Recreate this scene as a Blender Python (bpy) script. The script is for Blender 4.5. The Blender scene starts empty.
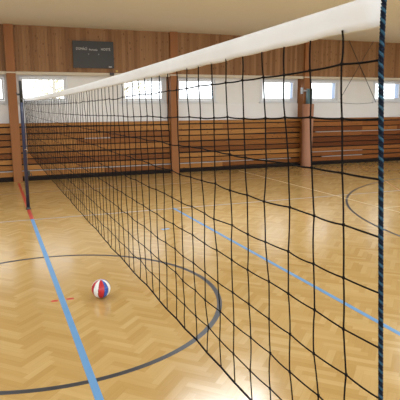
import bpy, bmesh, math, random
from mathutils import Vector, Matrix
random.seed(7)
S = bpy.context.scene
COL = S.collection
PI = math.pi

# ---------------------------------------------------------------- camera, sky, lights, exposure
F_PX = 520.69
CAM = (-0.5913, -0.6987, 2.1167)
YAW, PITCH, ROLL = 0.3767, 0.1802, -0.0056
cd = bpy.data.cameras.new('camera')
cam = bpy.data.objects.new('camera', cd)
COL.objects.link(cam)
cd.sensor_fit = 'HORIZONTAL'
cd.sensor_width = 36.0
cd.lens = F_PX / 400.0 * 36.0
cd.clip_start = 0.02
cd.clip_end = 300
fw = Vector((math.sin(YAW) * math.cos(PITCH), math.cos(YAW) * math.cos(PITCH), -math.sin(PITCH)))
rt = Vector((math.cos(YAW), -math.sin(YAW), 0))
up = rt.cross(fw)
M = Matrix((rt, up, -fw)).transposed().to_4x4()
cam.matrix_world = Matrix.Translation(CAM) @ M @ Matrix.Rotation(-ROLL * -1, 4, 'Z')
S.camera = cam

W = bpy.data.worlds.new('World')
S.world = W
W.use_nodes = True
bgn = W.node_tree.nodes['Background']
bgn.inputs['Color'].default_value = (0.93, 0.97, 1.0, 1)
bgn.inputs['Strength'].default_value = 2.6

S.view_settings.view_transform = 'Standard'
S.view_settings.look = 'None'
S.view_settings.gamma = 1.0
S.view_settings.use_curve_mapping = False
S.view_settings.exposure = 0.0

CEIL = 4.3
X0, X1, Y0, Y1 = -14.0, 20.0, -5.0, 15.24      # inner faces of the hall


def area_light(name, loc, rot, sx, sy, power, col):
    l = bpy.data.lights.new(name, 'AREA')
    l.shape = 'RECTANGLE'
    l.size, l.size_y = sx, sy
    l.energy = power
    l.color = col
    o = bpy.data.objects.new(name, l)
    o.location = loc
    o.rotation_euler = rot
    COL.objects.link(o)
    return o


ADDED_LAMPS = [(x, y) for x in (-8.5, -2.5, 3.5, 9.5, 15.5) for y in (-2.0, 3.0, 8.2)]  # lamp panels added out of view to brighten the hall
for (x, y) in ADDED_LAMPS:
    area_light('ceiling_lamp_light', (x, y, CEIL - 0.13), (0, 0, 0), 2.0, 1.1, {-2.0: 24, 3.0: 46, 8.2: 152}[y], (0.86, 0.95, 1.0))
UNSEEN_WINDOWS = [-9.0, -4.0, 1.0, 6.0, 11.0, 16.0]
for x in UNSEEN_WINDOWS:                         # area lights added as daylight, set in unseen windows behind the viewer
    area_light('window_daylight', (x, Y0 - 0.1, 2.9), (PI / 2, 0, 0), 3.2, 1.6, 150, (0.82, 0.92, 1.0))


# ---------------------------------------------------------------- materials
def new_mat(name):
    m = bpy.data.materials.new(name)
    m.use_nodes = True
    nt = m.node_tree
    return m, nt, nt.nodes['Principled BSDF']


def plain(name, col, rough=0.6, metal=0.0, noise=0.0, scale=20.0, coat=0.0):
    m, nt, b = new_mat(name)
    b.inputs['Base Color'].default_value = (*col, 1)
    b.inputs['Roughness'].default_value = rough
    b.inputs['Metallic'].default_value = metal
    b.inputs['Coat Weight'].default_value = coat
    if noise:
        tc = nt.nodes.new('ShaderNodeTexCoord')
        nz = nt.nodes.new('ShaderNodeTexNoise')
        nz.inputs['Scale'].default_value = scale
        nz.inputs['Detail'].default_value = 4
        nt.links.new(tc.outputs['Object'], nz.inputs['Vector'])
        mx = nt.nodes.new('ShaderNodeMix')
        mx.data_type = 'RGBA'
        mx.inputs['A'].default_value = tuple(c * (1 - noise) for c in col) + (1,)
        mx.inputs['B'].default_value = tuple(min(1, c * (1 + noise)) for c in col) + (1,)
        nt.links.new(nz.outputs['Fac'], mx.inputs['Factor'])
        nt.links.new(mx.outputs['Result'], b.inputs['Base Color'])
    return m


class NB:
    """short-hand for building maths node chains"""
    def __init__(s, nt):
        s.nt = nt

    def val(s, sock, v):
        if isinstance(v, (int, float)):
            sock.default_value = v
        else:
            s.nt.links.new(v, sock)

    def m(s, op, a, b=None, c=None):
        n = s.nt.nodes.new('ShaderNodeMath')
        n.operation = op
        s.val(n.inputs[0], a)
        if b is not None:
            s.val(n.inputs[1], b)
        if c is not None:
            s.val(n.inputs[2], c)
        return n.outputs[0]

    def mix(s, f, a, b):
        n = s.nt.nodes.new('ShaderNodeMix')
        n.data_type = 'FLOAT'
        s.val(n.inputs[0], f)
        s.val(n.inputs[2], a)
        s.val(n.inputs[3], b)
        return n.outputs[0]

    def xyz(s, x, y, z):
        n = s.nt.nodes.new('ShaderNodeCombineXYZ')
        for i, v in enumerate((x, y, z)):
            s.val(n.inputs[i], v)
        return n.outputs[0]

    def ramp(s, f, stops):
        n = s.nt.nodes.new('ShaderNodeValToRGB')
        e = n.color_ramp.elements
        while len(e) < len(stops):
            e.new(0.5)
        for el, (p, c) in zip(e, stops):
            el.position = p
            el.color = (*c, 1)
        s.val(n.inputs[0], f)
        return n.outputs['Color']

    def noise(s, vec, scale, detail=3):
        n = s.nt.nodes.new('ShaderNodeTexNoise')
        n.inputs['Scale'].default_value = scale
        n.inputs['Detail'].default_value = detail
        s.nt.links.new(vec, n.inputs['Vector'])
        return n.outputs['Fac']

    def mixc(s, f, a, b, mode='MIX'):
        n = s.nt.nodes.new('ShaderNodeMix')
        n.data_type = 'RGBA'
        n.blend_type = mode
        s.val(n.inputs['Factor'], f)
        for k, v in (('A', a), ('B', b)):
            if isinstance(v, tuple):
                n.inputs[k].default_value = (*v, 1)
            else:
                s.nt.links.new(v, n.inputs[k])
        return n.outputs['Result']


def parquet_material():
    m, nt, b = new_mat('herringbone_parquet')
    B = NB(nt)
    tc = nt.nodes.new('ShaderNodeTexCoord')
    sp = nt.nodes.new('ShaderNodeSeparateXYZ')
    nt.links.new(tc.outputs['Object'], sp.inputs[0])
    x, y = sp.outputs[0], sp.outputs[1]
    Wd, n = 0.065, 5.0
    c = math.sqrt(0.5) / Wd
    u = B.m('MULTIPLY', B.m('ADD', x, y), c)
    v = B.m('MULTIPLY', B.m('SUBTRACT', y, x), c)
    i, j = B.m('FLOOR', u), B.m('FLOOR', v)
    fu, fv = B.m('SUBTRACT', u, i), B.m('SUBTRACT', v, j)
    k = B.m('FLOORED_MODULO', B.m('SUBTRACT', i, j), 2 * n)
    k = B.m('ROUND', k)
    hor = B.m('LESS_THAN', k, n - 0.5)
    hx = B.m('SUBTRACT', i, k)                              # lying plank: start column, row
    vy = B.m('SUBTRACT', j, B.m('SUBTRACT', 2 * n - 1, k))  # upright plank: column, start row
    idx = B.mix(hor, B.m('ADD', i, 517.3), hx)
    idy = B.mix(hor, vy, j)
    wn = nt.nodes.new('ShaderNodeTexWhiteNoise')
    nt.links.new(B.xyz(idx, idy, hor), wn.inputs['Vector'])
    rnd = wn.outputs['Value']
    along = B.mix(hor, v, u)
    across = B.mix(hor, u, v)
    grain = B.noise(B.xyz(B.m('MULTIPLY', along, 0.12), B.m('MULTIPLY', across, 1.6), B.m('MULTIPLY', rnd, 40)), 2.2, 5)
    big = B.noise(tc.outputs['Object'], 0.7, 3)
    t = B.m('ADD', B.m('MULTIPLY', rnd, 0.52), B.m('MULTIPLY', grain, 0.34))
    t = B.m('ADD', t, B.m('MULTIPLY', big, 0.16))
    colr = B.ramp(t, [(0.05, (0.40, 0.238, 0.074)), (0.45, (0.475, 0.302, 0.106)), (0.75, (0.52, 0.348, 0.138)), (0.98, (0.59, 0.42, 0.195))])
    # fine dark joint between the planks
    d1 = B.m('MINIMUM', B.mix(hor, fu, fv), B.m('SUBTRACT', 1.0, B.mix(hor, fu, fv)))
    seam = B.m('LESS_THAN', d1, 0.03)
    colr = B.mixc(B.m('MULTIPLY', seam, 0.14), colr, (0.20, 0.11, 0.04))
    nt.links.new(colr, b.inputs['Base Color'])
    nt.links.new(B.m('ADD', 0.16, B.m('MULTIPLY', rnd, 0.06)), b.inputs['Roughness'])
    b.inputs['Specular IOR Level'].default_value = 0.5
    return m


def board_material(name, stops, axis, grain_scale=(1.2, 26.0), rough=0.5, knots=True):
    """timber whose tone changes from board to board; axis = the way the grain runs"""
    m, nt, b = new_mat(name)
    B = NB(nt)
    tc = nt.nodes.new('ShaderNodeTexCoord')
    ge = nt.nodes.new('ShaderNodeNewGeometry')
    sp = nt.nodes.new('ShaderNodeSeparateXYZ')
    nt.links.new(tc.outputs['Object'], sp.inputs[0])
    rnd = ge.outputs['Random Per Island']
    s = [grain_scale[1]] * 3
    s['XYZ'.index(axis)] = grain_scale[0]
    vec = B.xyz(*[B.m('ADD', B.m('MULTIPLY', sp.outputs[q], s[q]), B.m('MULTIPLY', rnd, 37.0)) for q in range(3)])
    g = B.noise(vec, 1.0, 5)
    t = B.m('ADD', B.m('MULTIPLY', rnd, 0.66), B.m('MULTIPLY', g, 0.40))
    colr = B.ramp(t, stops)
    if knots:
        s2 = [9.0] * 3
        s2['XYZ'.index(axis)] = 5.0
        vec2 = B.xyz(*[B.m('ADD', B.m('MULTIPLY', sp.outputs[q], s2[q]), B.m('MULTIPLY', rnd, 11.0)) for q in range(3)])
        vo = nt.nodes.new('ShaderNodeTexVoronoi')
        vo.inputs['Scale'].default_value = 1.0
        nt.links.new(vec2, vo.inputs['Vector'])
        kn = B.m('LESS_THAN', vo.outputs['Distance'], 0.17)
        colr = B.mixc(B.m('MULTIPLY', kn, 0.62), colr, (0.10, 0.035, 0.012))
    nt.links.new(colr, b.inputs['Base Color'])
    b.inputs['Roughness'].default_value = rough
    b.inputs['Specular IOR Level'].default_value = 0.2
    return m


M_FLOOR = parquet_material()
M_UPPER = board_material('upper_boards', [(0.1, (0.185, 0.085, 0.032)), (0.5, (0.27, 0.132, 0.052)), (0.95, (0.345, 0.182, 0.082))], 'Z', (0.8, 22.0))
M_SLAT = board_material('wainscot_boards', [(0.1, (0.13, 0.036, 0.006)), (0.45, (0.27, 0.100, 0.020)), (0.95, (0.44, 0.205, 0.055))], 'X', (0.8, 20.0))
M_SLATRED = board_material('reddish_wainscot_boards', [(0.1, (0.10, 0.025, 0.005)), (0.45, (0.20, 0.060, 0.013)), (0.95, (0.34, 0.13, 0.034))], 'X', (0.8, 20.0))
M_COLUMN = board_material('column_timber', [(0.1, (0.23, 0.085, 0.026)), (0.9, (0.35, 0.145, 0.052))], 'Z', (0.8, 18.0), knots=False)
M_BACK = plain('dark_backing', (0.03, 0.015, 0.008), 0.8)
M_PALESTRIP = plain('pale_strip', (0.42, 0.38, 0.36), 0.6)
M_PLASTER = plain('white_plaster', (0.82, 0.80, 0.78), 0.75, noise=0.04, scale=2.5)
M_LEDGE = plain('white_ledge_paint', (0.83, 0.82, 0.82), 0.6, noise=0.03, scale=3)
M_TRIM = plain('cream_trim', (0.60, 0.52, 0.40), 0.6)
M_FRAME = plain('window_frame_white', (0.72, 0.73, 0.76), 0.4)
M_REVEAL = plain('outer_reveal', (0.40, 0.48, 0.62), 0.8)  # blue of the skylight put into the reveal's base colour
M_CEIL = plain('ceiling_white', (0.87, 0.87, 0.86), 0.8)
M_BASE = plain('baseboard_dark', (0.022, 0.016, 0.014), 0.9)
M_BASE.node_tree.nodes['Principled BSDF'].inputs['Specular IOR Level'].default_value = 0.05
M_BLUE = plain('blue_line_paint', (0.115, 0.29, 0.56), 0.35, noise=0.08, scale=6)
M_BLUEGREY = plain('worn_blue_line_paint', (0.33, 0.31, 0.31), 0.3, noise=0.2, scale=9)
M_BLACK = plain('black_line_paint', (0.030, 0.032, 0.042), 0.35, noise=0.15, scale=6)
M_THINDARK = plain('worn_dark_line_paint', (0.22, 0.15, 0.09), 0.4)
M_RED = plain('red_line_paint', (0.50, 0.055, 0.035), 0.35, noise=0.1, scale=6)
M_REDWORN = plain('worn_red_line_paint', (0.48, 0.22, 0.09), 0.3)
M_WHITELN = plain('white_line_paint', (0.66, 0.52, 0.31), 0.3)
M_TAPE = plain('white_net_tape', (0.74, 0.745, 0.77), 0.6, noise=0.05, scale=14)
M_NET = plain('black_net_cord', (0.008, 0.006, 0.005), 0.9)
M_NET.node_tree.nodes['Principled BSDF'].inputs['Specular IOR Level'].default_value = 0.1
M_ROPE_N = plain('rope_navy', (0.007, 0.010, 0.018), 0.8, noise=0.3, scale=120)
M_ROPE_T = plain('rope_teal', (0.026, 0.066, 0.10), 0.7, noise=0.5, scale=90)
for _m in (M_ROPE_N, M_ROPE_T):
    _m.node_tree.nodes['Principled BSDF'].inputs['Specular IOR Level'].default_value = 0.08
M_CORDPALE = plain('pale_tension_cord', (0.55, 0.45, 0.34), 0.7)
M_STEEL = plain('steel_cable', (0.35, 0.35, 0.36), 0.4, 0.8)
M_POST = plain('navy_post_paint', (0.014, 0.020, 0.060), 0.35, coat=0.2)
M_POSTTOP = plain('black_post_cap', (0.012, 0.014, 0.014), 0.45)
M_BOARD = plain('scoreboard_grey', (0.046, 0.044, 0.043), 0.6, noise=0.06, scale=3)
M_BOARDEDGE = plain('scoreboard_edge', (0.038, 0.035, 0.033), 0.5)
M_LETTER = plain('scoreboard_lettering', (0.60, 0.59, 0.57), 0.6)
M_PAD = plain('tan_foam_cover', (0.42, 0.205, 0.125), 0.7, noise=0.08, scale=5)
M_TEAL = plain('teal_metal', (0.07, 0.13, 0.14), 0.4, 0.2)
M_GREYMETAL = plain('grey_metal', (0.28, 0.28, 0.29), 0.4, 0.5)
M_WIRE = plain('dark_cable', (0.05, 0.035, 0.028), 0.6)
M_YELLOW = plain('yellow_plastic', (0.65, 0.42, 0.10), 0.5)
M_DARKBOX = plain('dark_plastic', (0.04, 0.03, 0.03), 0.5)
M_BRED = plain('ball_red', (0.46, 0.018, 0.026), 0.38)
M_BWHITE = plain('ball_white', (0.78, 0.77, 0.76), 0.38)
M_BBLUE = plain('ball_blue', (0.025, 0.085, 0.38), 0.38)
M_BSEAM = plain('ball_seam', (0.10, 0.03, 0.035), 0.6)
M_SNOW = plain('pale_yard', (0.75, 0.74, 0.70), 0.9)
M_LEAF = plain('yellow_green_leaves', (0.62, 0.58, 0.30), 0.8, noise=0.3, scale=2)
M_BARK = plain('grey_bark', (0.50, 0.46, 0.38), 0.9)
M_VALVE = plain('ball_valve', (0.03, 0.03, 0.03), 0.6)


def glass_material():
    m = bpy.data.materials.new('window_glass')
    m.use_nodes = True
    nt = m.node_tree
    nt.nodes.clear()
    o = nt.nodes.new('ShaderNodeOutputMaterial')
    t = nt.nodes.new('ShaderNodeBsdfTransparent')
    g = nt.nodes.new('ShaderNodeBsdfGlossy')
    g.inputs['Roughness'].default_value = 0.03
    fr = nt.nodes.new('ShaderNodeFresnel')
    fr.inputs['IOR'].default_value = 1.3
    mx = nt.nodes.new('ShaderNodeMixShader')
    nt.links.new(fr.outputs[0], mx.inputs[0])
    nt.links.new(t.outputs[0], mx.inputs[1])
    nt.links.new(g.outputs[0], mx.inputs[2])
    nt.links.new(mx.outputs[0], o.inputs[0])
    return m


M_GLASS = glass_material()


def added_lamp_material():
    m, nt, b = new_mat('lamp_diffuser')
    b.inputs['Base Color'].default_value = (0.9, 0.88, 0.84, 1)
    b.inputs['Emission Color'].default_value = (0.92, 0.97, 1.0, 1)
    b.inputs['Emission Strength'].default_value = 1.5  # glow of the added, unseen lamp panels
    return m


M_ADDED_LAMP = added_lamp_material()


# ---------------------------------------------------------------- mesh helpers
def obj(name, bm, mats, parent=None, smooth=False, loc=None):
    me = bpy.data.meshes.new(name)
    bmesh.ops.recalc_face_normals(bm, faces=bm.faces)
    bm.to_mesh(me)
    bm.free()
    for m in (mats if isinstance(mats, (list, tuple)) else [mats]):
        me.materials.append(m)
    if smooth:
        for p in me.polygons:
            p.use_smooth = True
    o = bpy.data.objects.new(name, me)
    COL.objects.link(o)
    if parent is not None:
        o.parent = parent
    if loc is not None:
        o.location = loc
    return o


def box(bm, x0, x1, y0, y1, z0, z1, mi=0, bev=0.0):
    r = bmesh.ops.create_cube(bm, size=1.0)
    vs = r['verts']
    for v in vs:
        v.co = Vector(((x0 + x1) / 2 + v.co.x * (x1 - x0), (y0 + y1) / 2 + v.co.y * (y1 - y0), (z0 + z1) / 2 + v.co.z * (z1 - z0)))
    fs = set(f for v in vs for f in v.link_faces)
    for f in fs:
        f.material_index = mi
    if bev:
        es = list(set(e for v in vs for e in v.link_edges))
        bmesh.ops.bevel(bm, geom=es, offset=bev, segments=2, affect='EDGES', profile=0.7)


def tube(bm, pts, rad, sides=6, mi=0, cap=True):
    pts = [Vector(p) for p in pts]
    n = len(pts)
    rings = []
    ref = None
    for i, p in enumerate(pts):
        t = (pts[min(i + 1, n - 1)] - pts[max(i - 1, 0)]).normalized()
        if ref is None:
            ref = Vector((0, 0, 1)) if abs(t.z) < 0.9 else Vector((1, 0, 0))
        a = (ref - t * ref.dot(t)).normalized()
        ref = a
        b = t.cross(a)
        r = rad[i] if isinstance(rad, (list, tuple)) else rad
        rings.append([bm.verts.new(p + (a * math.cos(2 * PI * k / sides) + b * math.sin(2 * PI * k / sides)) * r) for k in range(sides)])
    for i in range(n - 1):
        for k in range(sides):
            f = bm.faces.new((rings[i][k], rings[i][(k + 1) % sides], rings[i + 1][(k + 1) % sides], rings[i + 1][k]))
            f.material_index = mi
    if cap:
        for r in (rings[0], rings[-1]):
            f = bm.faces.new(r)
            f.material_index = mi


def lathe(bm, prof, c=(0, 0, 0), seg=32, mi=0):
    rings = []
    for (r, z) in prof:
        rings.append([bm.verts.new((c[0] + r * math.cos(2 * PI * k / seg), c[1] + r * math.sin(2 * PI * k / seg), c[2] + z)) for k in range(seg)])
    for a, b in zip(rings, rings[1:]):
        for k in range(seg):
            f = bm.faces.new((a[k], a[(k + 1) % seg], b[(k + 1) % seg], b[k]))
            f.material_index = mi
    for r in (rings[0], rings[-1]):
        bm.faces.new(r).material_index = mi


def empty(name, loc, label, cat, group=None):
    o = bpy.data.objects.new(name, None)
    o.location = loc
    o.empty_display_size = 0.1
    COL.objects.link(o)
    o['label'] = label
    o['category'] = cat
    if group:
        o['group'] = group
    return o


def part(name, bm, mats, parent, smooth=False, label=None):
    """bmesh in world coordinates -> child of parent (an unrotated empty)"""
    bmesh.ops.translate(bm, verts=bm.verts, vec=-Vector(parent.location))
    o = obj(name, bm, mats, parent, smooth)
    if label:
        o['label'] = label
    return o


def struct(o):
    o['kind'] = 'structure'
    return o


# ---------------------------------------------------------------- hall: floor, ceiling, walls
bm = bmesh.new()
box(bm, X0, X1, Y0, Y1, -0.2, 0.0)
struct(obj('floor', bm, M_FLOOR))

bm = bmesh.new()
box(bm, X0 - 0.3, X1 + 0.3, Y0 - 0.3, Y1 + 0.4, CEIL, CEIL + 0.25)
struct(obj('ceiling', bm, M_CEIL))

bm = bmesh.new()
box(bm, X0 - 0.3, X0, Y0 - 0.3, Y1 + 0.4, -0.2, CEIL)
struct(obj('wall_left', bm, M_PLASTER))
bm = bmesh.new()
box(bm, X1, X1 + 0.3, Y0 - 0.3, Y1 + 0.4, -0.2, CEIL)
struct(obj('wall_right', bm, M_PLASTER))
bm = bmesh.new()
box(bm, X0, X1, Y0 - 0.3, Y0, -0.2, 2.1)
box(bm, X0, X1, Y0 - 0.3, Y0, 3.7, CEIL)
ed = [X0] + [e for x in UNSEEN_WINDOWS for e in (x - 1.6, x + 1.6)] + [X1]
for a, b in zip(ed[::2], ed[1::2]):
    box(bm, a, b, Y0 - 0.3, Y0, 2.1, 3.7)
struct(obj('wall_front', bm, M_PLASTER))

# far wall: white plaster with window openings
COLS = [-4.76, 0.005, 4.72, 9.50, 14.30, 19.1]
WINS = [(-4.0, -2.6), (-1.52, -0.14), (0.20, 1.56), (3.13, 4.55), (4.93, 6.30), (7.91, 9.31), (9.73, 11.07), (12.62, 13.96)]
WZ0, WZ1 = 2.22, 2.97
bm = bmesh.new()
box(bm, X0, X1, Y1, Y1 + 0.34, -0.2, WZ0)
box(bm, X0, X1, Y1, Y1 + 0.34, WZ1, CEIL)
ed = [X0] + [e for w in WINS for e in w] + [X1]
for a, b in zip(ed[::2], ed[1::2]):
    box(bm, a, b, Y1, Y1 + 0.34, WZ0, WZ1)
wall = struct(obj('wall_back', bm, M_PLASTER))

# thicker lower strip of white wall below the windows
bm = bmesh.new()
for a, b in zip(COLS, COLS[1:]):
    box(bm, a + 0.1, b - 0.1, Y1 - 0.05, Y1 + 0.01, 1.55, 2.165, bev=0.006)
o = struct(obj('trim_5', bm, M_LEDGE))

# upper vertical timber boarding with the cream trim along its lower edge
bm = bmesh.new()
x = X0
while x < X1:
    w = random.choice((0.085, 0.095, 0.095, 0.11))
    d = random.uniform(0, 0.004)
    box(bm, x, min(x + w - 0.003, X1), 14.90 - d, 14.925, 3.06, CEIL)
    x += w
struct(obj('wall_back_boarding', bm, M_UPPER))
bm = bmesh.new()
box(bm, X0, X1, 14.925, Y1, 2.99, CEIL)
struct(obj('wall_back_soffit', bm, M_TRIM))
bm = bmesh.new()
box(bm, X0, X1, 14.875, 14.925, 2.975, 3.06, bev=0.006)
struct(obj('trim_1', bm, M_TRIM))

# wainscot of horizontal boards with open joints
GAPS = [1.53, 1.345, 1.17, 0.99, 0.80, 0.635, 0.47, 0.29, 0.115]
rows = []
top = 1.620
for g in GAPS:
    rows.append((g + 0.019, top))
    top = g - 0.019
for a, b in zip([X0] + COLS, COLS + [X1]):
    bm = bmesh.new()
    for i, (z0, z1) in enumerate(rows):
        xs = [a + 0.08]
        while True:
            nx = xs[-1] + random.choice((1.6, 2.4, 3.2, 4.7))
            if nx > b - 0.7:
                break
            xs.append(nx)
        xs.append(b - 0.08)
        for p, q in zip(xs, xs[1:]):
            j = random.uniform(-0.006, 0.006)
            d = random.uniform(0, 0.008)
            zz0 = z0 + (0.012 if i == 7 else 0)
            box(bm, p + 0.002, q - 0.002, 14.94 - d, 14.968, zz0 + j, z1 + j)
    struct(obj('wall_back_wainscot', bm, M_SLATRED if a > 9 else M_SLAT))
bm = bmesh.new()
box(bm, X0, X1, 15.02, Y1, 0.0, 1.60)
struct(obj('wall_back_backing', bm, M_BACK))
bm = bmesh.new()
box(bm, X0, X1, 14.93, Y1, 1.622, 1.637)
struct(obj('trim_2', bm, M_SLAT))
# pale strips showing through some of the joints
bm = bmesh.new()
for (a, b, z0, z1) in [(X0, 9.0, 0.262, 0.296), (9.85, 12.05, 0.456, 0.480), (10.3, 12.05, 0.276, 0.30), (10.0, 11.5, 1.155, 1.182), (11.5, 14.1, 1.15, 1.175), (1.95, 2.70, 1.153, 1.187)]:
    box(bm, a, b, 14.955, 15.03, z0, z1)
struct(obj('trim_3', bm, M_PALESTRIP))
bm = bmesh.new()
box(bm, X0, X1, 14.925, 14.965, 0.0, 0.085, bev=0.004)
struct(obj('baseboard_back', bm, M_BASE))

# timber columns
for i, cx in enumerate(COLS):
    bm = bmesh.new()
    box(bm, cx - 0.12, cx + 0.12, 14.80, Y1, 0.0, CEIL, bev=0.008)
    struct(obj('wall_column', bm, M_COLUMN))
    bm = bmesh.new()
    box(bm, cx - 0.135, cx + 0.135, 14.785, 14.90, 3.01, 3.045)
    struct(obj('trim_4', bm, M_TRIM))

# windows
for n, (a, b) in enumerate(WINS):
    wn = bpy.data.objects.new('window_%d' % (n + 1), None)
    wn.location = ((a + b) / 2, Y1, WZ0)
    COL.objects.link(wn)
    struct(wn)
    f = bmesh.new()
    fw_ = 0.055
    for (p, q, r, s) in [(a, b, WZ0, WZ0 + fw_), (a, b, WZ1 - fw_, WZ1), (a, a + fw_, WZ0 + fw_, WZ1 - fw_), (b - fw_, b, WZ0 + fw_, WZ1 - fw_)]:
        box(f, p, q, Y1 - 0.015, Y1 + 0.06, r, s, bev=0.004)
    fr = part('window_frame', f, M_FRAME, wn)
    f = bmesh.new()
    i0, i1, k0, k1 = a + fw_ + 0.004, b - fw_ - 0.004, WZ0 + fw_ + 0.004, WZ1 - fw_ - 0.004
    sw = 0.05
    for (p, q, r, s) in [(i0, i1, k0, k0 + sw), (i0, i1, k1 - sw, k1), (i0, i0 + sw, k0 + sw, k1 - sw), (i1 - sw, i1, k0 + sw, k1 - sw)]:
        box(f, p, q, Y1 + 0.0, Y1 + 0.05, r, s, bev=0.004)
    part('window_sash', f, M_FRAME, wn)
    f = bmesh.new()
    box(f, i0 + sw - 0.005, i1 - sw + 0.005, Y1 + 0.022, Y1 + 0.030, k0 + sw - 0.005, k1 - sw + 0.005)
    part('window_pane', f, M_GLASS, wn)
    f = bmesh.new()
    for (p, q, r, s) in [(a + 0.001, a + 0.02, WZ0, WZ1), (b - 0.02, b - 0.001, WZ0, WZ1), (a + 0.02, b - 0.02, WZ0, WZ0 + 0.02), (a + 0.02, b - 0.02, WZ1 - 0.02, WZ1)]:
        box(f, p, q, Y1 + 0.07, Y1 + 0.34, r, s)
    part('window_reveal', f, M_REVEAL, wn)
    f = bmesh.new()
    box(f, a - 0.03, b + 0.03, Y1 - 0.07, Y1 + 0.02, WZ0 - 0.035, WZ0, bev=0.006)
    part('window_sill', f, M_FRAME, wn)
    f = bmesh.new()
    box(f, (a + b) / 2 - 0.012, (a + b) / 2 + 0.012, Y1 - 0.04, Y1, k1 - sw + 0.005, k1 - sw + 0.03)
    box(f, (a + b) / 2 - 0.06, (a + b) / 2 + 0.012, Y1 - 0.055, Y1 - 0.04, k1 - sw + 0.008, k1 - sw + 0.027)
    part('window_handle', f, M_FRAME, wn)

# ceiling lamps added to light the hall (over the court, out of view)
proto = None
for (x, y) in ADDED_LAMPS:
    o = empty('ceiling_lamp', (x, y, CEIL), 'wide white ceiling lamp panel over the court', 'lamp', 'ceiling lamps over the court')
    if proto is None:
        b1 = bmesh.new()
        box(b1, x - 1.08, x + 1.08, y - 0.62, y + 0.62, CEIL - 0.09, CEIL, bev=0.01)
        h = part('housing', b1, M_FRAME, o)
        b2 = bmesh.new()
        box(b2, x - 1.03, x + 1.03, y - 0.57, y + 0.57, CEIL - 0.115, CEIL - 0.088, bev=0.008)
        d = part('diffuser', b2, M_ADDED_LAMP, o)
        proto = (h, d)
    else:
        for q in proto:
            c = q.copy()
            c.parent = o
            COL.objects.link(c)


# ---------------------------------------------------------------- court lines painted on the parquet
def strip(pts, width, mat, z, name='floor_marking'):
    bm = bmesh.new()
    n = len(pts)
    L = []
    for i, (x, y) in enumerate(pts):
        ax, ay = pts[max(i - 1, 0)]
        bx, by = pts[min(i + 1, n - 1)]
        dx, dy = bx - ax, by - ay
        l = math.hypot(dx, dy)
        nx, ny = -dy / l * width / 2, dx / l * width / 2
        L.append([bm.verts.new((x + nx, y + ny, zz)) for zz in (0.0, z)] + [bm.verts.new((x - nx, y - ny, zz)) for zz in (z, 0.0)])
    for p, q in zip(L, L[1:]):
        for k in range(4):
            bm.faces.new((p[k], p[(k + 1) % 4], q[(k + 1) % 4], q[k]))
    bm.faces.new(L[0])
    bm.faces.new(L[-1])
    return struct(obj(name, bm, mat))


def arc(cx, cy, r, a0, a1, n=96):
    return [(cx + r * math.cos(math.radians(a0 + (a1 - a0) * i / n)), cy + r * math.sin(math.radians(a0 + (a1 - a0) * i / n))) for i in range(n + 1)]


strip([(0.0, 0.45), (0.0, 9.48)], 0.062, M_BLUE, 0.0016)                 # centre line under the net
strip([(0.0, 9.48), (0.0, 14.55)], 0.070, M_RED, 0.0016)                # red continuation to the wall
strip([(2.82, 0.45), (2.82, 9.45)], 0.055, M_BLUE, 0.0016)               # attack line
strip([(2.02, 7.71), (2.16, 7.735)], 0.07, M_BLUE, 0.0012)
strip([(-0.12, 4.965), (-0.045, 4.965)], 0.05, M_RED, 0.0012)
strip([(0.045, 4.965), (0.125, 4.965)], 0.05, M_RED, 0.0012)
strip(arc(-0.11, 4.93, 1.83, 0, 360, 128), 0.055, M_BLACK, 0.0010)      # centre circle
strip(arc(11.6, 5.02, 6.18, 90, 270, 160), 0.05, M_BLACK, 0.0010)       # three-point arc
strip([(-9.0, 9.5), (9.0, 9.36)], 0.05, M_BLUEGREY, 0.0008)             # side line
strip([(-9.0, 12.72), (14.0, 12.72)], 0.04, M_THINDARK, 0.0008)
strip([(6.83, -2.5), (6.83, 14.6)], 0.035, M_WHITELN, 0.0012)
strip([(6.83, 7.75), (13.5, 7.75)], 0.022, M_WHITELN, 0.0009)
strip([(9.62, 10.95), (8.55, 9.03)], 0.03, M_REDWORN, 0.0007)

# ---------------------------------------------------------------- the net
NX = 0.0
LEN = 9.5


def sag(y):
    u = max(0.0, min(1.0, y / LEN))
    return 4 * u * (1 - u)


def tape_top(y):
    u = y / LEN
    return 2.292 - 0.030 * u - 0.033 * sag(y)


def row_z(k, y):
    """height of cord row k (1 = just under the tape, 10 = bottom cord)"""
    u = y / LEN
    near = (2.187, 2.093, 1.991, 1.889, 1.786, 1.680, 1.578, 1.475, 1.373, 1.273)[k - 1]
    far = 2.170 - 0.0965 * (k - 1)
    s = {1: 0.046, 2: 0.038, 3: 0.027}.get(k, 0.025)
    return near * (1 - u) + far * u - s * sag(y)


def tilt(y, z):
    return 0.0694 * (2.2 - z) * math.exp(-y / 1.1) * (1 - y / LEN)


def lift(y, z):
    """the lower cords ride up a little where the net hangs straight"""
    d = 0.0694 * (2.2 - z) * (1 - y / LEN) * (1 - math.exp(-y / 1.1))
    return d * 1.1 * max(0.0, 2.1 - z) / 0.85


net = empty('volleyball_net', (0, LEN / 2, 1.25), 'black square-mesh volleyball net with white top tape stretched across the court', 'volleyball net')
NV = 96
rn = random.Random(3)
node = {}
for i in range(NV):
    y = i * 0.1
    if i == NV - 1:
        y = LEN
    for k in range(0, 11):
        z = tape_top(y) - 0.045 if k == 0 else row_z(k, y)
        jy = rn.gauss(0, 0.0022) if 0 < i < NV - 1 and k > 0 else 0
        jz = rn.gauss(0, 0.0019) if 0 < k < 10 and i > 0 else 0
        jx = rn.gauss(0, 0.0025) if k > 0 and i > 0 else 0
        z += lift(y, z)
        node[i, k] = Vector((tilt(y, z) + jx, y + jy, z + jz))
CR = 0.0019


def bowed(a, b, bow, n):
    out = []
    for q in range(n):
        t = q / n
        out.append(a.lerp(b, t) + bow * (4 * t * (1 - t)))
    return out


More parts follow.
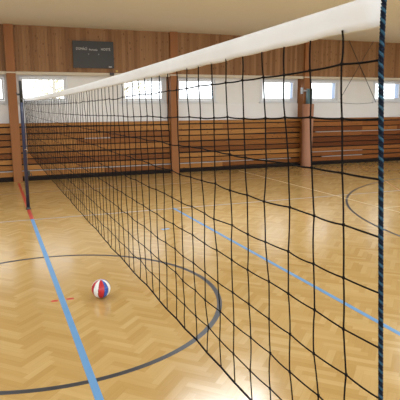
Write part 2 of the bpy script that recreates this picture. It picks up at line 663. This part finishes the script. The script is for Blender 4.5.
bm = bmesh.new()
for i in range(1, NV - 1):                                  # upright cords
    pts = []
    for k in range(0, 10):
        bow = Vector((rn.gauss(0, 0.0008), rn.gauss(0, 0.0010), 0))
        pts += bowed(node[i, k], node[i, k + 1], bow, 4 if i < 25 else 2)
    pts.append(node[i, 10])
    tube(bm, pts, CR, 6 if i < 30 else 4)
for k in range(1, 10):                                      # level cords
    pts = []
    for i in range(NV - 1):
        bow = Vector((0, 0, -abs(rn.gauss(0.0012, 0.0008))))
        pts += bowed(node[i, k], node[i + 1, k], bow, 4 if i < 25 else 2)
    pts.append(node[NV - 1, k])
    tube(bm, pts, CR, 6)
for i in range(1, 40):                                      # knots
    for k in range(1, 10):
        p = node[i, k]
        r = bmesh.ops.create_icosphere(bm, subdivisions=1, radius=0.0038, matrix=Matrix.Translation(p) @ Matrix.Diagonal((1, 1.1, 1.25, 1)))
part('netting', bm, M_NET, net, True)

bm = bmesh.new()                                            # bottom cord
tube(bm, [node[i, 10] for i in range(NV)], 0.0032, 6)
part('bottom_cord', bm, M_NET, net, True)

# top tape: a folded band, slightly wavy
bm = bmesh.new()
prev = None
NT = 190
for s in range(NT + 1):
    y = LEN * s / NT
    zt = tape_top(y)
    far = max(0.0, (y - 7.0) / 2.5)
    hgt = (0.050 - 0.004 * sag(y)) * (1 - 0.55 * far)
    wv = 0.0025 * math.sin(y * 23) + 0.003 * math.sin(y * 9.1 + 1)
    th = 0.005
    ring = []
    prof = [(-0.0045, -0.010), (-th, -0.4 * hgt), (-th * 0.8, -0.75 * hgt), (-0.004, -hgt), (0.004, -hgt), (th * 0.8, -0.75 * hgt), (th, -0.4 * hgt), (0.0045, -0.010), (0.003, -0.002), (0, 0), (-0.003, -0.002)]
    for (px, pz) in prof:
        w_ = wv * min(1.0, -pz / hgt)
        ring.append(bm.verts.new((px + w_, y, zt + pz + 0.0012 * math.sin(y * 31 + pz * 60) * (1 if pz < -0.03 else 0))))
    if prev:
        for a in range(len(ring)):
            b = (a + 1) % len(ring)
            bm.faces.new((prev[a], prev[b], ring[b], ring[a]))
    else:
        bm.faces.new(ring)
    prev = ring
bm.faces.new(prev)
part('top_tape', bm, M_TAPE, net, True)


# twisted side ropes: three strands, one of them teal
def twisted(path, rad, pitch, name, parent, steps):
    bm = bmesh.new()
    acc = [0.0]
    for a, b in zip(path, path[1:]):
        acc.append(acc[-1] + (b - a).length)
    tot = acc[-1]

    def at(s):
        for q in range(len(path) - 1):
            if s <= acc[q + 1] or q == len(path) - 2:
                t = (s - acc[q]) / max(acc[q + 1] - acc[q], 1e-6)
                return path[q].lerp(path[q + 1], t)
    for st in range(3):
        pts = []
        for q in range(steps + 1):
            s = tot * q / steps
            ph = 2 * PI * (s / pitch + st / 3)
            pts.append(at(s) + Vector((math.cos(ph), math.sin(ph), 0)) * rad * 0.5)
        tube(bm, pts, rad * 0.56, 7, mi=(1 if st == 0 else 0))
    return part(name, bm, [M_ROPE_N, M_ROPE_T], parent, True)


side = [Vector((0, 0, tape_top(0)))] + [node[0, k] for k in range(1, 11)]
twisted(side, 0.0045, 0.017, 'side_rope', net, 600)
side = [Vector((0, LEN, tape_top(LEN)))] + [node[NV - 1, k] for k in range(1, 11)]
twisted(side, 0.0049, 0.034, 'side_rope', net, 160)

# cords that hold the net to its posts
PFAR, PNEAR = 10.54, -1.05
for (py, i, nm) in ((PFAR, NV - 1, 'far'), (PNEAR, 0, 'near')):
    ye = LEN if nm == 'far' else 0.0
    d = -0.045 if nm == 'far' else 0.045
    bm = bmesh.new()
    tube(bm, [(0, ye, tape_top(ye) - 0.004), (0, (ye + py) / 2, tape_top(ye) - 0.006), (0, py + d, tape_top(ye) + 0.0)], 0.004, 6)
    part('headline_cable', bm, M_STEEL, net, True)
    bm = bmesh.new()
    p = node[i, 10]
    tube(bm, [p, ((p.x) / 2, (p.y + py) / 2, p.z - 0.015), (0, py + d, p.z - 0.06)], 0.005, 6)
    part('tension_cord', bm, M_CORDPALE, net, True, 'pale cord tying the lower corner to the post')


# posts
def make_post(y, label):
    p = empty('net_post', (0, y, 0), label, 'net post', 'volleyball net posts')
    bm = bmesh.new()
    lathe(bm, [(0.035, 0.0), (0.035, 2.17), (0.033, 2.185), (0.026, 2.19)], (0, y, 0), 28)
    part('pole', bm, M_POST, p, True)
    bm = bmesh.new()
    lathe(bm, [(0.027, 2.19), (0.027, 2.60), (0.024, 2.615), (0.012, 2.622)], (0, y, 0), 28)
    part('top_sleeve', bm, M_POSTTOP, p, True, 'black top end of the post')
    bm = bmesh.new()
    lathe(bm, [(0.055, 0.0), (0.055, 0.012), (0.044, 0.018), (0.040, 0.05)], (0, y, 0), 28)
    part('floor_sleeve', bm, M_POSTTOP, p, True)
    bm = bmesh.new()
    box(bm, -0.075, -0.022, y - 0.02, y + 0.02, 2.33, 2.365, bev=0.005)
    tube(bm, [(-0.07, y, 2.35), (-0.085, y, 2.36), (-0.088, y, 2.385)], 0.008, 8)
    part('cable_hook', bm, M_POSTTOP, p)
    bm = bmesh.new()
    box(bm, 0.034, 0.075, y - 0.03, y + 0.03, 0.70, 0.80, bev=0.008)
    tube(bm, [(0.07, y, 0.75), (0.10, y, 0.75), (0.105, y, 0.71), (0.105, y, 0.68)], 0.007, 8)
    part('winch', bm, M_POSTTOP, p)
    bm = bmesh.new()
    tube(bm, [(0.030, y - 0.01, 2.30), (0.046, y - 0.01, 2.10), (0.046, y - 0.01, 1.3), (0.046, y - 0.01, 0.80)], 0.003, 6)
    part('winch_cable', bm, M_STEEL, p, True)
    return p


make_post(PFAR, 'navy blue steel net post at the far end of the net by the timber wall')
make_post(PNEAR, 'navy blue steel net post at the near end of the net beside the viewer')

# ---------------------------------------------------------------- ball
BR = 0.105
BALL = (0.417, 4.875, BR)
bm = bmesh.new()
bmesh.ops.create_uvsphere(bm, u_segments=160, v_segments=80, radius=BR)
view = math.atan2(CAM[1] - BALL[1], CAM[0] - BALL[0])        # longitude that faces the viewer
bounds = [-86, -52, -18, 20, 48, 84, 120, 156, 192, 233, 274]
cols = [0, 1, 0, 2, 1, 2, 0, 1, 2, 1]
for v in bm.verts:
    pass
for f in bm.faces:
    c = f.calc_center_median()
    lat = math.asin(max(-1, min(1, c.z / BR)))
    lon = math.degrees(math.atan2(c.y, c.x) - view) + -2.5 * math.sin(2 * lat)
    lon = (lon + 86) % 360 - 86
    for q in range(10):
        if bounds[q] <= lon < bounds[q + 1]:
            f.material_index = cols[q]
            if min(lon - bounds[q], bounds[q + 1] - lon) < 1.2 and abs(lat) < 1.45:
                f.material_index = 3
            break
for v in bm.verts:                                          # shallow seams between the panels
    lat = math.asin(max(-1, min(1, v.co.z / BR)))
    lon = math.degrees(math.atan2(v.co.y, v.co.x) - view) + -2.5 * math.sin(2 * lat)
    lon = (lon + 86) % 360 - 86
    d = min(abs(lon - q) for q in bounds) * math.cos(lat)
    v.co *= 1 - 0.010 * math.exp(-(d / 2.2) ** 2)
ball = obj('volleyball', bm, [M_BRED, M_BWHITE, M_BBLUE, M_BSEAM], None, True, BALL)
ball['label'] = 'red, white and blue striped ball lying on the parquet left of the net'
ball['category'] = 'ball'
bm = bmesh.new()
lathe(bm, [(0.004, 0.0), (0.004, 0.0012), (0.002, 0.0016)], (0, 0, 0), 12)
vd = Vector((math.cos(view + 2.6), math.sin(view + 2.6), 0.3)).normalized()
bmesh.ops.transform(bm, matrix=Matrix.Translation(vd * (BR - 0.0006)) @ Vector((0, 0, 1)).rotation_difference(vd).to_matrix().to_4x4(), verts=bm.verts)
obj('valve', bm, M_VALVE, ball)

# ---------------------------------------------------------------- scoreboard on the timber boarding
SB = empty('scoreboard', (2.28, 14.895, 3.19), 'dark grey scoreboard with pale lettering mounted high on the timber boarding', 'scoreboard')
bm = bmesh.new()
box(bm, 1.70, 2.86, 14.82, 14.895, 3.19, 3.93, bev=0.008)
part('panel', bm, M_BOARD, SB)
bm = bmesh.new()
for (a, b, c, d) in [(1.695, 2.865, 3.185, 3.205), (1.695, 2.865, 3.915, 3.935), (1.695, 1.715, 3.205, 3.915), (2.845, 2.865, 3.205, 3.915)]:
    box(bm, a, b, 14.812, 14.85, c, d, bev=0.003)
part('frame', bm, M_BOARDEDGE, SB)


def lettering(txt, cx, z, size, name, parent, width=None):
    cu = bpy.data.curves.new(name, 'FONT')
    cu.body = txt
    cu.size = size
    cu.align_x = 'CENTER'
    cu.extrude = 0.002
    cu.resolution_u = 3
    tmp = bpy.data.objects.new('tmp_text', cu)
    COL.objects.link(tmp)
    bpy.context.view_layer.update()
    dg = bpy.context.evaluated_depsgraph_get()
    me = bpy.data.meshes.new_from_object(tmp.evaluated_get(dg))
    bpy.data.objects.remove(tmp)
    sx = 1.0
    if width:
        xs = [v.co.x for v in me.vertices]
        sx = width / (max(xs) - min(xs))
    me.transform(Matrix.Translation(Vector((cx, 14.817, z)) - Vector(parent.location)) @ Matrix.Rotation(PI / 2, 4, 'X') @ Matrix.Diagonal((sx, 1, 1, 1)))
    me.materials.clear()
    me.materials.append(M_LETTER)
    o = bpy.data.objects.new(name, me)
    COL.objects.link(o)
    o.parent = parent
    o['label'] = 'pale lettering reading ' + txt
    return o


lettering('DOMÁCÍ', 1.945, 3.685, 0.095, 'lettering', SB, 0.31)
lettering('Perioda', 2.275, 3.675, 0.070, 'lettering', SB, 0.24)
lettering('HOSTÉ', 2.635, 3.685, 0.095, 'lettering', SB, 0.27)
for xx in (2.14, 2.43):
    bm = bmesh.new()
    lathe(bm, [(0.016, 0), (0.016, 0.006), (0.010, 0.010)], (0, 0, 0), 16)
    bmesh.ops.transform(bm, matrix=Matrix.Translation((xx, 14.823, 3.575)) @ Matrix.Rotation(PI / 2, 4, 'X'), verts=bm.verts)
    part('indicator_dot', bm, M_GREYMETAL, SB)
bm = bmesh.new()
box(bm, 2.71, 2.80, 14.816, 14.824, 3.215, 3.24)
part('maker_plate', bm, M_LETTER, SB)

bm = bmesh.new()
box(bm, 2.74, 2.86, 14.81, 14.875, 2.985, 3.065, bev=0.008)
o = obj('junction_box', bm, M_DARKBOX)
o['label'] = 'small dark box on the cream trim below the scoreboard corner'
o['category'] = 'box'
bm = bmesh.new()
box(bm, 2.92, 2.985, 14.86, 14.90, 3.09, 3.14, bev=0.006)
o = obj('wall_switch', bm, M_YELLOW)
o['label'] = 'tiny yellow switch on the timber boarding right of the scoreboard'
o['category'] = 'switch'

# ---------------------------------------------------------------- padded post leaning at the right column
PX, PY = 9.42, 14.60
pp = empty('padded_post', (PX, PY, 0), 'gym post wrapped in a tan padded cover in front of the right column', 'post')
bm = bmesh.new()
lathe(bm, [(0.150, 0.0), (0.165, 0.01), (0.170, 0.3), (0.180, 1.2), (0.192, 2.10), (0.188, 2.13), (0.10, 2.14)], (PX, PY, 0), 40)
part('foam_cover', bm, M_PAD, pp, True, 'tan padded cover')
bm = bmesh.new()
box(bm, PX - 0.055, PX + 0.105, PY - 0.07, PY + 0.07, 2.12, 2.64, bev=0.012)
part('pole', bm, M_TEAL, pp, False, 'dark teal metal pole')
bm = bmesh.new()
box(bm, PX - 0.26, PX - 0.05, PY - 0.03, PY + 0.03, 2.545, 2.60, bev=0.006)
box(bm, PX - 0.28, PX - 0.25, PY - 0.06, PY + 0.06, 2.47, 2.68, bev=0.006)
part('bracket_arm', bm, M_GREYMETAL, pp)

# ---------------------------------------------------------------- cables on the far wall at the right
def cable(pts, r, label):
    bm = bmesh.new()
    tube(bm, pts, r, 6)
    o = obj('cable', bm, M_WIRE, None, True)
    o['label'] = label
    o['category'] = 'cable'
    o['group'] = 'cables on the far wall'
    return o


cable([(11.17, 14.86, CEIL), (11.32, 14.86, 4.05), (12.46, 14.86, 2.19)], 0.012, 'dark cable slanting down to the right, ending at the rightmost window')
cable([(12.20, 14.84, CEIL), (12.03, 14.84, 4.05), (10.88, 14.84, 2.30)], 0.009, 'thin dark cable slanting down to the left, crossing the other slanting cable')
cable([(11.05, 15.17, 2.20), (11.4, 15.175, 2.15), (11.9, 15.175, 2.13), (12.6, 15.17, 2.17)], 0.006, 'thin cable sagging level on the white wall between two windows')

# ---------------------------------------------------------------- outside: pale yard and trees
bm = bmesh.new()
box(bm, -40, 60, 15.7, 70, -0.6, -0.4)
g = struct(obj('ground_outside', bm, M_SNOW))


def tree(x, y, h, r, seed, label):
    t = empty('tree', (x, y, -0.4), label, 'tree', 'trees outside the windows')
    rr = random.Random(seed)
    bm = bmesh.new()
    tube(bm, [(x, y, -0.4), (x + 0.05, y, h * 0.4), (x - 0.03, y, h)], [0.16, 0.12, 0.03], 8)
    for q in range(9):
        a = rr.uniform(0, 2 * PI)
        z = h * rr.uniform(0.35, 0.8)
        tube(bm, [(x, y, z), (x + math.cos(a) * r * 0.8, y + math.sin(a) * r * 0.8, z + 0.6)], [0.05, 0.012], 5)
    part('trunk', bm, M_BARK, t, True)
    bm = bmesh.new()
    for q in range(260):
        a, b_ = rr.uniform(0, 2 * PI), rr.uniform(-1, 1)
        d = r * rr.uniform(0.3, 1) ** 0.5
        c = Vector((x + d * math.cos(a) * math.sqrt(1 - b_ * b_), y + d * math.sin(a) * math.sqrt(1 - b_ * b_), h * 0.72 + d * b_ * 0.75))
        s = rr.uniform(0.05, 0.13)
        u_ = Vector((rr.gauss(0, 1), rr.gauss(0, 1), rr.gauss(0, 1))).normalized()
        v_ = u_.orthogonal().normalized()
        w_ = u_.cross(v_)
        bm.faces.new([bm.verts.new(c + v_ * s), bm.verts.new(c + w_ * s * 0.6), bm.verts.new(c - v_ * s), bm.verts.new(c - w_ * s * 0.6)])
    part('foliage', bm, M_LEAF, t)
    return t


tree(-1.4, 30.0, 5.2, 1.7, 1, 'pale yellow-green tree outside the leftmost window')
tree(2.9, 31.0, 5.0, 1.8, 2, 'pale yellow-green tree outside the window behind the far net post')
tree(7.2, 32.0, 5.4, 1.8, 3, 'pale yellow-green tree outside the window left of the middle column')
